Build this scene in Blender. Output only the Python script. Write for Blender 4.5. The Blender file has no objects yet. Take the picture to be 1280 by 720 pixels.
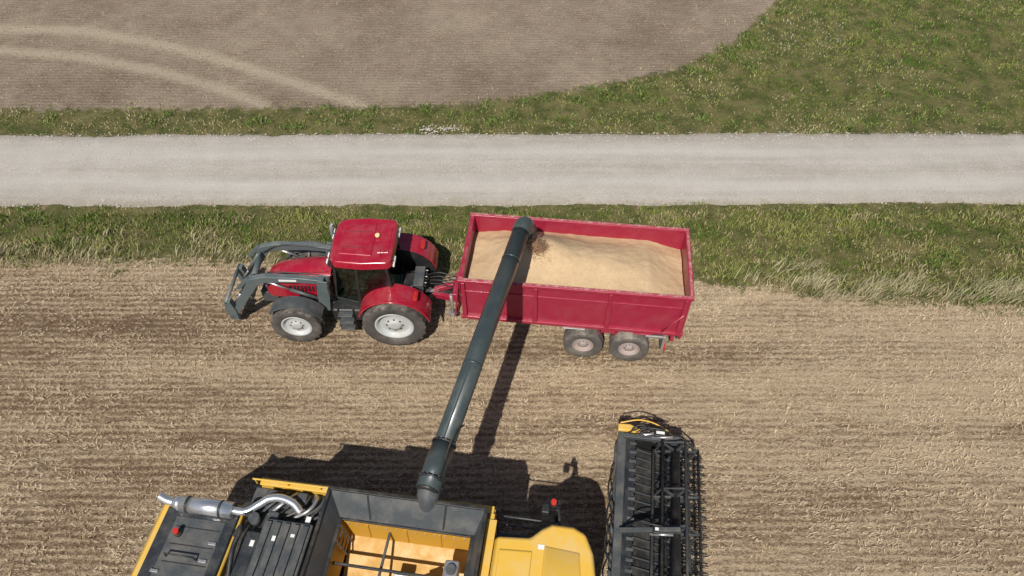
import bpy, math, random
import numpy as np
from mathutils import Vector, Matrix
random.seed(4); rng=np.random.default_rng(7)
D=bpy.data; S=bpy.context.scene; R=math.radians

# ---------------------------------------------------------------- world / light / camera
w=D.worlds.new("World"); S.world=w; w.use_nodes=True
nt=w.node_tree; nt.nodes.clear()
out=nt.nodes.new('ShaderNodeOutputWorld'); bg=nt.nodes.new('ShaderNodeBackground'); sky=nt.nodes.new('ShaderNodeTexSky')
sky.sky_type='NISHITA'; sky.sun_disc=False
LD=Vector((.22,.756,-1)).normalized()
sky.sun_elevation=math.asin(-LD.z); sky.sun_rotation=math.atan2(-LD.x,-LD.y)
bg.inputs[1].default_value=.066
nt.links.new(sky.outputs[0],bg.inputs[0]); nt.links.new(bg.outputs[0],out.inputs[0])
sl=D.lights.new('sun','SUN'); sl.energy=5.0; sl.angle=R(.5); sl.color=(1,.955,.89)
so=D.objects.new('sun',sl); S.collection.objects.link(so); so.rotation_euler=LD.to_track_quat('-Z','Y').to_euler(); so.location=(-10,-30,50)
cd=D.cameras.new('camera'); co=D.objects.new('camera',cd); S.collection.objects.link(co); S.camera=co
co.location=(0,0,17.5); co.rotation_euler=(R(40),0,0); cd.sensor_width=36; cd.lens=25.3; cd.clip_end=2000; cd.clip_start=.1
S.view_settings.view_transform='Standard'; S.view_settings.look='None'; S.view_settings.exposure=0

# ---------------------------------------------------------------- materials
class N:
    def __init__(s,name):
        s.m=D.materials.new(name); s.m.use_nodes=True; s.t=s.m.node_tree; s.b=s.t.nodes['Principled BSDF']
        s.tc=s.t.nodes.new('ShaderNodeTexCoord')
    def n(s,k,**kw):
        x=s.t.nodes.new(k)
        for a,v in kw.items(): setattr(x,a,v)
        return x
    def L(s,a,b): s.t.links.new(a,b)
    def setin(s,sock,v):
        if isinstance(v,(int,float)): sock.default_value=v
        elif isinstance(v,(tuple,list)):
            sock.default_value=tuple(v)+((1,) if len(v)==3 and len(sock.default_value)==4 else ())
        else: s.L(v,sock)
    def noise(s,scale,detail=4,rough=.55,stretch=(1,1,1),obj=True):
        mp=s.n('ShaderNodeMapping'); s.L(s.tc.outputs['Object'],mp.inputs[0]); mp.inputs['Scale'].default_value=stretch
        q=s.n('ShaderNodeTexNoise'); s.L(mp.outputs[0],q.inputs[0]); q.inputs['Scale'].default_value=scale
        q.inputs['Detail'].default_value=detail; q.inputs['Roughness'].default_value=rough
        return q.outputs[0]
    def math(s,op,a,b=0,clamp=False):
        q=s.n('ShaderNodeMath',operation=op,use_clamp=clamp); s.setin(q.inputs[0],a); s.setin(q.inputs[1],b); return q.outputs[0]
    def ramp(s,v,lo,hi,a=0,b=1):
        q=s.n('ShaderNodeMapRange',interpolation_type='SMOOTHSTEP'); s.setin(q.inputs[0],v)
        q.inputs[1].default_value=lo;q.inputs[2].default_value=hi;q.inputs[3].default_value=a;q.inputs[4].default_value=b
        return q.outputs[0]
    def mix(s,f,a,b,mode='MIX'):
        q=s.n('ShaderNodeMix',data_type='RGBA',blend_type=mode); s.setin(q.inputs[0],f); s.setin(q.inputs[6],a); s.setin(q.inputs[7],b); return q.outputs[2]
    def attr(s,nm,col=False):
        q=s.n('ShaderNodeAttribute',attribute_name=nm); return q.outputs['Color' if col else 'Fac']
    def bump(s,h,strength,dist):
        q=s.n('ShaderNodeBump'); s.L(h,q.inputs['Height']); q.inputs['Strength'].default_value=strength; q.inputs['Distance'].default_value=dist
        s.L(q.outputs[0],s.b.inputs['Normal'])
    def base(s,c,rough=.5,metal=0):
        s.setin(s.b.inputs['Base Color'],c); s.setin(s.b.inputs['Roughness'],rough); s.b.inputs['Metallic'].default_value=metal

def paint(name,col,rough=.38,metal=0,dust=.35,dcol=(.36,.3,.22),coat=0,sc=2.2):
    m=N(name)
    geo=m.n('ShaderNodeNewGeometry'); sp=m.n('ShaderNodeSeparateXYZ'); m.L(geo.outputs['Normal'],sp.inputs[0])
    up=m.ramp(sp.outputs[2],-.2,1,.3,1)
    a=m.noise(sc,5,.65); b=m.noise(38,2,.6)
    f=m.math('MULTIPLY',m.math('ADD',m.ramp(a,.38,.75),m.math('MULTIPLY',m.ramp(b,.5,.8),.45)),up)
    f=m.math('MULTIPLY',f,dust,True)
    c=m.mix(f,col,dcol)
    m.base(c,m.math('ADD',m.math('MULTIPLY',f,.8),rough,True),metal)
    m.b.inputs['Coat Weight'].default_value=coat; m.b.inputs['Coat Roughness'].default_value=.15
    return m.m
RED=paint('trailer_red_paint',(.31,.011,.04),.4,dust=.32,dcol=(.42,.2,.19),coat=.2)
RAILR=paint('trailer_rail_scuffed',(.34,.05,.07),.5,dust=1.0,dcol=(.48,.3,.27),sc=5)
RED2=paint('trailer_inner_red',(.30,.02,.045),.5,dust=.6,dcol=(.4,.25,.18))
TRED=paint('tractor_red_paint',(.34,.006,.025),.22,dust=.2,dcol=(.42,.2,.17),coat=.7)
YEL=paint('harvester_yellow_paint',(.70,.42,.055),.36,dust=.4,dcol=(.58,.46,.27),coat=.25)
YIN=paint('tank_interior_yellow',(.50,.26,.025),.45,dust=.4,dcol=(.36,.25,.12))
GRY=paint('dark_grey_paint',(.055,.062,.066),.42,dust=.35,dcol=(.24,.21,.17))
TUBEG=paint('unloader_grey_paint',(.036,.050,.052),.36,dust=.3,dcol=(.17,.17,.15),coat=.2,sc=1.2)
LOADG=paint('loader_grey_paint',(.085,.11,.115),.4,dust=.35,dcol=(.3,.28,.23),coat=.1)
BLK=paint('black_plastic',(.016,.017,.018),.42,dust=.3,dcol=(.2,.17,.13))
GBLK=paint('gloss_black_panel',(.024,.027,.03),.2,dust=.25,dcol=(.2,.19,.17),coat=.4)
RUB=paint('tyre_rubber',(.055,.05,.046),.85,dust=1.0,dcol=(.24,.21,.175))
RUB2=paint('trailer_tyre_rubber',(.075,.068,.06),.9,dust=1.0,dcol=(.3,.26,.21))
RIM=paint('rim_grey',(.48,.50,.50),.42,.1,dust=.7,dcol=(.34,.31,.25))
TRIM=paint('trailer_rim_beige',(.33,.27,.25),.55,.0,dust=.8,dcol=(.33,.26,.21))
STEEL=paint('galvanised_steel',(.5,.5,.5),.32,.7,dust=.3)
CHR=paint('exhaust_chrome',(.78,.78,.78),.25,.85,dust=.2,dcol=(.5,.48,.44))
BEAC=paint('beacon_red',(.5,.03,.02),.2,dust=.05)
AMB=paint('beacon_pale',(.75,.6,.3),.3,dust=.05)
WHT=paint('white_label',(.75,.75,.72),.5,dust=.2)
SEAT=paint('seat_fabric',(.04,.05,.045),.8,dust=.1)
CABF=paint('cab_interior_trim',(.02,.026,.023),.7,dust=.05)
g=N('cab_glass'); g.t.nodes.remove(g.b)
tr_=g.n('ShaderNodeBsdfTransparent'); tr_.inputs[0].default_value=(.24,.36,.28,1); gl=g.n('ShaderNodeBsdfGlossy'); gl.inputs['Roughness'].default_value=.04; gl.inputs[0].default_value=(.9,.95,.93,1)
lw=g.n('ShaderNodeLayerWeight'); lw.inputs[0].default_value=.5
ff=g.math('ADD',g.math('MULTIPLY',g.math('POWER',lw.outputs['Facing'],4),.6),.05)
mx=g.n('ShaderNodeMixShader'); g.L(ff,mx.inputs[0]); g.L(tr_.outputs[0],mx.inputs[1]); g.L(gl.outputs[0],mx.inputs[2])
g.L(mx.outputs[0],[q for q in g.t.nodes if q.type=='OUTPUT_MATERIAL'][0].inputs[0]); GLS=g.m

# ---------------------------------------------------------------- mesh helpers
def empty(name,loc,yaw=0):
    e=D.objects.new(name,None); S.collection.objects.link(e); e.location=loc; e.rotation_euler=(0,0,R(yaw)); e.empty_display_size=.3; return e
def mk(name,v,f,mat,parent=None,bevel=0,smooth=False,segs=2):
    me=D.meshes.new(name); me.from_pydata([tuple(p) for p in v],[],[tuple(q) for q in f]); me.update()
    o=D.objects.new(name,me); S.collection.objects.link(o)
    if mat: me.materials.append(mat)
    if parent: o.parent=parent
    if smooth or bevel:
        me.polygons.foreach_set('use_smooth',[smooth or bevel>0]*len(me.polygons))
    if bevel:
        b=o.modifiers.new('b','BEVEL'); b.width=bevel; b.segments=segs; b.limit_method='ANGLE'; b.angle_limit=R(35); b.harden_normals=True
    return o
def box(name,c,s,mat,parent,bevel=.015,rot=(0,0,0)):
    hx,hy,hz=s[0]/2,s[1]/2,s[2]/2
    v=[(x,y,z) for x in(-hx,hx) for y in(-hy,hy) for z in(-hz,hz)]
    f=[(0,1,3,2),(4,6,7,5),(0,4,5,1),(2,3,7,6),(0,2,6,4),(1,5,7,3)]
    o=mk(name,v,f,mat,parent,min(bevel,min(s)*.3)); o.location=c; o.rotation_euler=tuple(R(a) for a in rot); return o
def fixn(o):
    import bmesh
    b=bmesh.new(); b.from_mesh(o.data); bmesh.ops.recalc_face_normals(b,faces=b.faces); b.to_mesh(o.data); b.free(); return o
def prism(name,prof,y0,y1,mat,parent,bevel=.02,segs=2):
    n=len(prof); v=[(x,y0,z) for x,z in prof]+[(x,y1,z) for x,z in prof]
    f=[tuple(range(n)),tuple(range(2*n-1,n-1,-1))]+[(i,i+n,(i+1)%n+n,(i+1)%n) for i in range(n)]
    return fixn(mk(name,v,f,mat,parent,bevel,segs=segs))
def plan(name,prof,z0,z1,mat,parent,bevel=.02,segs=3,inset=0):
    n=len(prof); cx=sum(p[0] for p in prof)/n; cy=sum(p[1] for p in prof)/n
    v=[(x,y,z0) for x,y in prof]+[(cx+(x-cx)*(1-inset),cy+(y-cy)*(1-inset),z1) for x,y in prof]
    f=[tuple(range(n)),tuple(range(2*n-1,n-1,-1))]+[(i,i+n,(i+1)%n+n,(i+1)%n) for i in range(n)]
    return fixn(mk(name,v,f,mat,parent,bevel,segs=segs))
def cyl(name,p0,p1,r,mat,parent,r2=None,segs=20,cap=True):
    p0=Vector(p0);p1=Vector(p1); r2=r if r2 is None else r2
    d=(p1-p0).normalized(); q=d.to_track_quat('Z','Y').to_matrix()
    v=[];f=[]
    for p,rr in((p0,r),(p1,r2)):
        for i in range(segs):
            a=2*math.pi*i/segs; v.append(p+q@Vector((math.cos(a)*rr,math.sin(a)*rr,0)))
    f=[(i,(i+1)%segs,(i+1)%segs+segs,i+segs) for i in range(segs)]
    if cap: f+=[tuple(range(segs-1,-1,-1)),tuple(range(segs,2*segs))]
    o=mk(name,v,f,mat,parent,smooth=True)
    me=o.data
    if cap:
        me.polygons[segs].use_smooth=False; me.polygons[segs+1].use_smooth=False
    return o
def pipe(name,pts,r,mat,parent,bez=True,res=6):
    cu=D.curves.new(name,'CURVE'); cu.dimensions='3D'; cu.bevel_depth=r; cu.bevel_resolution=res; cu.use_fill_caps=True
    if bez:
        sp=cu.splines.new('BEZIER'); sp.bezier_points.add(len(pts)-1)
        for b,p in zip(sp.bezier_points,pts): b.co=p; b.handle_left_type='AUTO'; b.handle_right_type='AUTO'
    else:
        sp=cu.splines.new('POLY'); sp.points.add(len(pts)-1)
        for b,p in zip(sp.points,pts): b.co=(*p,1)
    o=D.objects.new(name,cu); S.collection.objects.link(o); cu.materials.append(mat); o.parent=parent; return o
def beam(name,p0,p1,wd,ht,mat,parent,bevel=.012):
    p0=Vector(p0);p1=Vector(p1); d=p1-p0; L=d.length
    o=box(name,(0,0,0),(L,wd,ht),mat,parent,bevel); o.location=(p0+p1)/2
    x=d.normalized(); y=Vector((0,0,1)).cross(x)
    y=y.normalized() if y.length>1e-4 else Vector((0,1,0)); z=x.cross(y)
    o.rotation_euler=Matrix((x,y,z)).transposed().to_euler(); return o
def lathe(name,prof,c,mat,parent,segs=48,smooth=True):
    v=[];f=[];n=len(prof)
    for i in range(segs):
        a=2*math.pi*i/segs
        for r,y in prof: v.append((c[0]+r*math.cos(a),c[1]+y,c[2]+r*math.sin(a)))
    for i in range(segs):
        j=(i+1)%segs
        for k in range(n-1): f.append((i*n+k,i*n+k+1,j*n+k+1,j*n+k))
    o=mk(name,v,f,mat,parent,smooth=smooth); return fixn(o)
def multibox(name,boxes,mat,parent,bevel=0):
    v=[];f=[]
    for (c,s) in boxes:
        b=len(v); hx,hy,hz=s[0]/2,s[1]/2,s[2]/2
        v+=[(c[0]+x,c[1]+y,c[2]+z) for x in(-hx,hx) for y in(-hy,hy) for z in(-hz,hz)]
        f+=[tuple(b+i for i in q) for q in [(0,1,3,2),(4,6,7,5),(0,4,5,1),(2,3,7,6),(0,2,6,4),(1,5,7,3)]]
    return mk(name,v,f,mat,parent,bevel)
def wheel(name,c,Rr,W,rr,sgn,parent,nl=20,lug=.045,rim=RIM,slant=.32,rub=None):
    rub=rub or RUB
    h=W/2
    prof=[(rr,-h*.8),(rr+.03,-h*.88),(Rr*.86,-h),(Rr*.95,-h*.92),(Rr-lug,-h*.6),(Rr-lug,0),(Rr-lug,h*.6),(Rr*.95,h*.92),(Rr*.86,h),(rr+.03,h*.88),(rr,h*.8)]
    prof=[(min(p[0],Rr-lug*.9),p[1]) for p in prof]
    lathe(name+'_tyre',prof,c,rub,parent)
    v=[];f=[]
    for s in(-1,1):
        for i in range(nl):
            a0=2*math.pi*(i+(.5 if s>0 else 0))/nl; wv=2*math.pi/nl*.36
            b=len(v)
            for (aa,yy,ro) in((a0,-.02*s,Rr),(a0+slant,h*.97*s,Rr-.035)):
                for da in(0,wv):
                    for rad in(Rr-lug*1.5-.03*(yy*s>0.1),ro):
                        v.append((c[0]+rad*math.cos(aa+da),c[1]+yy,c[2]+rad*math.sin(aa+da)))
            f+=[tuple(b+k for k in q) for q in [(0,1,3,2),(4,6,7,5),(0,4,5,1),(2,3,7,6),(0,2,6,4),(1,5,7,3)]]
    fixn(mk(name+'_lugs',v,f,rub,parent))
    o=h*sgn
    lathe(name+'_rim',[(rr+.015,o*.8),(rr+.012,o*.9),(rr*.93,o*.86),(rr*.86,o*.5),(rr*.8,o*.42),(rr*.5,o*.62),(rr*.36,o*.62),(rr*.33,o*.8),(rr*.2,o*.82),(0,o*.82)],c,rim,parent,40)
    lathe(name+'_rim_back',[(rr+.015,-o*.8),(rr*.9,-o*.7),(rr*.7,-o*.1),(0,-o*.1)],c,BLK,parent,32)
    for i in range(8):
        a=2*math.pi*i/8; cyl(name+'_nut',(c[0]+rr*.43*math.cos(a),c[1]+o*.6,c[2]+rr*.43*math.sin(a)),(c[0]+rr*.43*math.cos(a),c[1]+o*.7,c[2]+rr*.43*math.sin(a)),rr*.045,BLK,parent,segs=8)

# ---------------------------------------------------------------- terrain functions
T=rng.random((256,256))
def vn(x,y,s=0):
    x=np.asarray(x,float)+s*17.3; y=np.asarray(y,float)+s*9.7
    ix=np.floor(x).astype(int); iy=np.floor(y).astype(int); fx=x-ix; fy=y-iy
    fx=fx*fx*(3-2*fx); fy=fy*fy*(3-2*fy)
    g=lambda a,b:T[a%256,b%256]
    return (g(ix,iy)*(1-fx)+g(ix+1,iy)*fx)*(1-fy)+(g(ix,iy+1)*(1-fx)+g(ix+1,iy+1)*fx)*fy
def fbm(x,y,s=0,o=4):
    r=0;a=.5;t=0
    for i in range(o): r=r+a*vn(x*2**i,y*2**i,s+i*3); t+=a; a*=.55
    return r/t
yb=lambda x:np.interp(x,[-60,-20,-8,5,10,16,60],[15.85,15.8,15.75,15.0,14.3,13.85,13.6])+ (fbm(x*.8,x*0,5)-.5)*.5
yrs=lambda x:18.42+.006*x
yrn=lambda x:22.5+.004*x
ybn=lambda x:np.interp(x,[-60,-20.5,-5.2,-1.3,3.3,7.2,10,12.6,16,25,60,400],[24,24,24.2,24.5,25.6,26.95,29.1,32.6,40,80,200,400])
t1=lambda x:np.interp(x,[-60,-23.2,-19.5,-15.6,-11.7,-8.6,-6.1,-5,60],[29,30.1,29.9,28.8,27.2,25.6,24.3,23,-40])
t2=lambda x:np.interp(x,[-60,-22.4,-18.8,-14.9,-11.9,-10,-9,60],[27.2,28.3,27.8,26.65,25.4,24.3,23,-40])
def grassd(x,y):   # >0 in grass
    s=np.minimum(y-yb(x),yrs(x)+.25-y)
    n=np.minimum(y-yrn(x)+.25,ybn(x)-y)
    return np.maximum(s,n)
def lite(x,y):
    yy=y+ (fbm(x*.07,y*.1,8)-.5)*1.2
    band=.10*np.exp(-((yy-14.9)/.45)**2)*(x<0)+.06*np.exp(-((yy-11.3)/.35)**2)+.05*np.exp(-((yy-10)/.3)**2)-.05*np.exp(-((yy-12.2)/.4)**2)*(x<4)
    return .55*fbm(x*.05,yy*1.1,2)+.45*fbm(x*.35,yy*2.2,3)+.009*x*(y<14)-.03*(y<9)*(x<0)+band+.04
# ground sheet
ax=np.concatenate([[-600,-300,-150,-80,-50,-36],np.arange(-30,30.01,.25),[36,50,80,150,300,600]])
ay=np.concatenate([[-400,-200,-100,-50,-20],np.arange(-8,42.01,.25),[50,65,90,140,250,500,900]])
X,Y=np.meshgrid(ax,ay,indexing='ij'); nx,ny=X.shape
near=(np.abs(X)<30)&(Y>-8)&(Y<42)
Z=np.where(near,(fbm(X*.5,Y*.6,11)-.5)*.05,0)
vs=np.stack([X,Y,Z],-1).reshape(-1,3)
ii=np.arange(nx*ny).reshape(nx,ny)
fs=np.stack([ii[:-1,:-1],ii[1:,:-1],ii[1:,1:],ii[:-1,1:]],-1).reshape(-1,4)
me=D.meshes.new('ground'); me.from_pydata(vs.tolist(),[],fs.tolist()); me.update()
me.polygons.foreach_set('use_smooth',[True]*len(me.polygons))
def addattr(me,nm,a):
    at=me.attributes.new(nm,'FLOAT','POINT'); at.data.foreach_set('value',np.asarray(a,dtype=np.float32).ravel())
addattr(me,'grassd',np.clip(grassd(X,Y),-3,3))
addattr(me,'stub',np.clip(20-Y,-3,3))
tr=np.minimum(np.abs(Y-t1(X))*.88,np.abs(Y-t2(X))*.9)
addattr(me,'track',np.clip(tr,0,3)); addattr(me,'lite',lite(X,Y))
ground=D.objects.new('ground',me); S.collection.objects.link(ground)
m=N('ground_soil')
nA=m.noise(1.3,4,.65); nF=m.noise(11,5,.8); nS=m.noise(1.0,5,.7,(1.2,9,1)); nR=m.noise(3,3,.7,(.5,5,1)); nC=m.noise(45,2,.7)
nM=m.noise(2.6,5,.8,(.8,2.4,1)); nL=m.noise(.22,3,.6)
gd=m.math('ADD',m.attr('grassd'),m.math('MULTIPLY',m.math('SUBTRACT',m.noise(2.4,5,.75),.5),1.8))
gm=m.ramp(gd,-.18,.22)
sm=m.ramp(m.attr('stub'),-.5,.5)
wv=m.n('ShaderNodeTexWave',bands_direction='Y'); m.L(m.tc.outputs['Object'],wv.inputs[0]); wv.inputs['Scale'].default_value=1.55; wv.inputs['Distortion'].default_value=2.6; wv.inputs['Detail'].default_value=3; wv.inputs['Detail Scale'].default_value=.45
row=m.math('MULTIPLY',m.math('SUBTRACT',wv.outputs[0],.5),m.ramp(nM,.4,.6,.3,1.3))
sf=m.math('ADD',m.math('MULTIPLY',m.math('SUBTRACT',nF,.5),1.7),m.math('ADD',m.math('MULTIPLY',m.math('SUBTRACT',nS,.5),.8),m.attr('lite')))
sf=m.math('ADD',sf,m.math('MULTIPLY',m.math('SUBTRACT',nC,.5),.7)); sf=m.math('ADD',sf,m.math('MULTIPLY',row,.30))
sf=m.math('ADD',sf,m.math('MULTIPLY',m.math('SUBTRACT',nM,.5),1.2))
stc=m.mix(m.ramp(sf,.1,.85),(.20,.13,.078),(.62,.48,.315))
tf=m.math('ADD',m.math('MULTIPLY',m.math('SUBTRACT',nF,.5),1.2),m.math('ADD',m.math('MULTIPLY',nR,.55),m.math('MULTIPLY',nA,.45)))
tf=m.math('ADD',tf,m.math('MULTIPLY',m.math('SUBTRACT',nL,.5),.8))
tf=m.math('ADD',tf,m.math('MULTIPLY',row,.14))
tf=m.math('ADD',tf,m.math('MULTIPLY',m.math('SUBTRACT',nC,.5),.6))
tc=m.mix(m.ramp(tf,.1,.85),(.205,.148,.102),(.47,.375,.28))
tk=m.ramp(m.math('ADD',m.attr('track'),m.math('MULTIPLY',m.math('SUBTRACT',m.noise(5,5,.8,(.6,1.6,1)),.5),1.0)),.0,.55,.8,0)
tc=m.mix(tk,tc,(.57,.48,.35))
gr=m.mix(m.ramp(nA,.35,.65),(.09,.105,.03),(.22,.19,.08)); gr=m.mix(m.ramp(nF,.5,.8),gr,(.29,.24,.13))
c=m.mix(sm,tc,stc); c=m.mix(gm,c,gr)
m.base(c,.95); m.b.inputs['Specular IOR Level'].default_value=.15
m.bump(m.math('ADD',nF,m.math('ADD',m.math('MULTIPLY',nM,.8),m.math('MULTIPLY',nC,.5))),1.0,.1)
me.materials.append(m.m)

# gravel road
rx=np.concatenate([[-600,-200,-80],np.arange(-40,40.01,.1),[80,200,600]])
es=yrs(rx)+(fbm(rx*.5,rx*0,21)-.5)*.25+(fbm(rx*5,rx*0,22)-.5)*.16; en=yrn(rx)+(fbm(rx*.5,rx*0,23)-.5)*.3+(fbm(rx*5,rx*0,24)-.5)*.16
rows=[]
K=16
for k in range(K+1):
    t=k/K; yy=es*(1-t)+en*t; zz=.035+.06*np.sin(np.pi*t)+np.where(np.abs(rx)<40,0,.0); rows.append(np.stack([rx,yy,zz if 0<k<K else zz-.05],-1))
V=np.stack(rows,1); n0=len(rx); jj=np.arange(n0*(K+1)).reshape(n0,K+1)
F=np.stack([jj[:-1,:-1],jj[1:,:-1],jj[1:,1:],jj[:-1,1:]],-1).reshape(-1,4)
m=N('gravel'); a=m.noise(1.0,5,.6,(.08,1.8,1)); b=m.noise(26,4,.8); c2=m.noise(1.1,5,.65); d=m.noise(80,2,.7)
f=m.math('ADD',m.math('MULTIPLY',a,.6),m.math('ADD',m.math('MULTIPLY',b,1.0),m.math('MULTIPLY',c2,.4)))
f=m.math('ADD',f,m.math('MULTIPLY',m.math('SUBTRACT',d,.5),.9))
c=m.mix(m.ramp(f,.5,1.35),(.31,.275,.225),(.62,.575,.51))
sepp=m.n('ShaderNodeSeparateXYZ'); m.L(m.tc.outputs['Object'],sepp.inputs[0])
yw=m.math('ADD',sepp.outputs[1],m.math('MULTIPLY',m.math('SUBTRACT',m.noise(.12,2),.5),.8))
ed=m.math('ADD',m.math('ABSOLUTE',m.math('SUBTRACT',sepp.outputs[1],20.46)),m.math('MULTIPLY',m.math('SUBTRACT',m.noise(2.2,5,.75),.5),1.4))
c=m.mix(m.ramp(ed,1.5,2.15,0,.75),c,(.34,.29,.22))
for yc,wd in((19.55,.45),(21.3,.5)):
    dd=m.math('ABSOLUTE',m.math('SUBTRACT',yw,yc))
    c=m.mix(m.ramp(dd,0,wd,.5,0),c,(.62,.585,.53))
m.base(c,.95); m.b.inputs['Specular IOR Level'].default_value=.2; m.bump(m.math('ADD',b,d),.8,.04)
ro=mk('gravel_road',V.reshape(-1,3).tolist(),F.tolist(),m.m,smooth=True)

# ---------------------------------------------------------------- scatter
def blades(name,x,y,h,wd,col,lean,mat,z0=0,seg2=True,ldir=None):
    n=len(x); a=rng.random(n)*2*np.pi; ld=(rng.random(n)*2*np.pi if ldir is None else ldir+rng.normal(0,.6,n))
    l=lean*h
    bx,by=np.cos(a)*wd/2,np.sin(a)*wd/2; lx,ly=np.cos(ld)*l,np.sin(ld)*l
    z=np.full(n,z0)-.01
    P=[np.stack([x-bx,y-by,z],-1),np.stack([x+bx,y+by,z],-1),
       np.stack([x-bx*.8+lx*.35,y-by*.8+ly*.35,z+h*.6],-1),np.stack([x+bx*.8+lx*.35,y+by*.8+ly*.35,z+h*.6],-1),
       np.stack([x+lx,y+ly,z+h],-1)]
    v=np.stack(P,1).reshape(-1,3); b=(np.arange(n)*5)[:,None]
    tri=np.concatenate([b+np.array([[0,1,3]]),b+np.array([[0,3,2]]),b+np.array([[2,3,4]])],1).reshape(-1)
    me=D.meshes.new(name); nf=n*3
    me.vertices.add(n*5); me.vertices.foreach_set('co',v.ravel()); me.loops.add(nf*3); me.loops.foreach_set('vertex_index',tri.astype(np.int32))
    me.polygons.add(nf); me.polygons.foreach_set('loop_start',np.arange(nf,dtype=np.int32)*3); me.update(calc_edges=True); me.validate()
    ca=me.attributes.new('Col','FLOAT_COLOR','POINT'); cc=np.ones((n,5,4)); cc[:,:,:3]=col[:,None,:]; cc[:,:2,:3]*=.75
    ca.data.foreach_set('color',cc.astype(np.float32).ravel()); me.materials.append(mat)
    o=D.objects.new(name,me); S.collection.objects.link(o); return o
m=N('blade'); m.base(m.attr('Col',True),.7); m.b.inputs['Specular IOR Level'].default_value=.08
BLD=m.m
def lerp(a,b,t): return a[None,:]*(1-t[:,None])+b[None,:]*t[:,None]
A=lambda *c:np.array(c)
def grasscol(x,y,dry):
    n=len(x); t=np.clip((fbm(x*.7,y*1.3,31)-.36)*3.2+rng.normal(0,.2,n),0,1)
    c=lerp(A(.10,.16,.025),A(.28,.295,.085),t)
    dm=(rng.random(n)<dry)
    c=np.where(dm[:,None],A(.43,.36,.20)[None,:]*(.75+.4*rng.random(n))[:,None],c); return c*(.85+.3*rng.random(n))[:,None]
def region(n,x0,x1,y0,y1,fn):
    x=rng.uniform(x0,x1,n); y=rng.uniform(y0,y1,n); k=fn(x,y)>rng.random(n); return x[k],y[k]
x,y=region(150000,-26,26,13.2,18.9,lambda x,y:np.where((y<20),np.clip(grassd(x,y)*1.5+.3+(fbm(x*1.3,y*2,41)-.5)*3.2,0,1)*(y<yrs(x)+.1+.25*rng.random(len(x))**3)*(.3+.7*(fbm(x*1.1,y*1.9,45)>.46)),0))
edge=np.clip(1-np.abs(y-yb(x)-.2)/.8,0,1)
h=(.05+.20*fbm(x*.8,y*1.2,42)**1.3+.05*edge)*(.5+.8*rng.random(len(x)))*np.where(y>yrs(x)-.35,.55,1)
dry=.12+.2*edge*(fbm(x*.4,y,47)>.4)+.2*(x>8)*edge+.5*np.clip((fbm(x*.8,y*1.6,48)-.52)*9,0,1)
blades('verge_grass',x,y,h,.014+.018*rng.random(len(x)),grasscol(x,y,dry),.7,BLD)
x,y=region(190000,-26,30,22,42,lambda x,y:np.clip(grassd(x,y)*1.2+.3+(fbm(x*1.3,y*1.6,51)-.5)*2.8,0,1)*(y>21.5)*(y>yrn(x)-.1-.25*rng.random(len(x))**3)*(.3+.7*(fbm(x*.9,y*1.2,55)>.43)))
h=(.03+.09*fbm(x*.8,y*1.2,52))*(.5+rng.random(len(x)))
dry=.09+.45*np.clip((fbm(x*.45,y*.7,57)-.53)*9,0,1)+.14*(y<24)+.25*(grassd(x,y)<.7)
c=grasscol(x,y,dry); lush=np.clip((x-4)/12,0,1)[:,None]; c=c+lush*A(-.03,.008,-.015)[None,:]; c=np.clip(c,.01,1)
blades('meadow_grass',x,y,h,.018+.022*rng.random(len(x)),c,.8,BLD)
# low leafy weeds in the verges
nw=170; wx=np.concatenate([rng.uniform(-8,13,70),rng.uniform(-24,24,100)]); wy=np.where(np.arange(nw)<70,ybn(wx)-np.abs(rng.normal(.3,.9,nw)),np.where(rng.random(nw)<.5,yb(wx)+rng.uniform(.2,2.2,nw),yrn(wx)+rng.uniform(.2,1.3,nw)))
rep=50; sz=np.repeat(rng.uniform(.07,.24,nw),rep); x=np.repeat(wx,rep)+rng.normal(0,.9,nw*rep)*sz; y=np.repeat(wy,rep)+rng.normal(0,.8,nw*rep)*sz
c=lerp(A(.08,.13,.03),A(.2,.24,.07),rng.random(len(x))); blades('weed_clumps',x,y,sz*(.4+.7*rng.random(len(x))),.02+.025*rng.random(len(x)),c,.9,BLD)
# pale flower patch in the meadow
n=220; k=rng.integers(0,14,n); fx=rng.uniform(10,15,14); fy=rng.uniform(28,31,14); x=fx[k]+rng.normal(0,.25,n); y=fy[k]+rng.normal(0,.2,n)
blades('meadow_flowers',x,y,.06+.08*rng.random(n),.03+.015*rng.random(n),np.repeat(A(.42,.43,.30)[None,:],n,0),.5,BLD)
# dry seed-head grass clumps at the verge edge
cx=np.concatenate([rng.uniform(-22,-9,36),rng.uniform(9,24,50),rng.uniform(-24,24,14)]); cy=yb(cx)+rng.normal(.3,.4,len(cx))+np.where(cx>9,.15,0)
rep=45; x=np.repeat(cx,rep)+rng.normal(0,.3,len(cx)*rep); y=np.repeat(cy,rep)+rng.normal(0,.13,len(cx)*rep)
c=lerp(A(.24,.23,.10),A(.56,.48,.32),rng.random(len(x)))
blades('dry_seed_grass',x,y,.14+.3*rng.random(len(x)),.010+.012*rng.random(len(x)),c,.9,BLD,ldir=.3)
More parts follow.
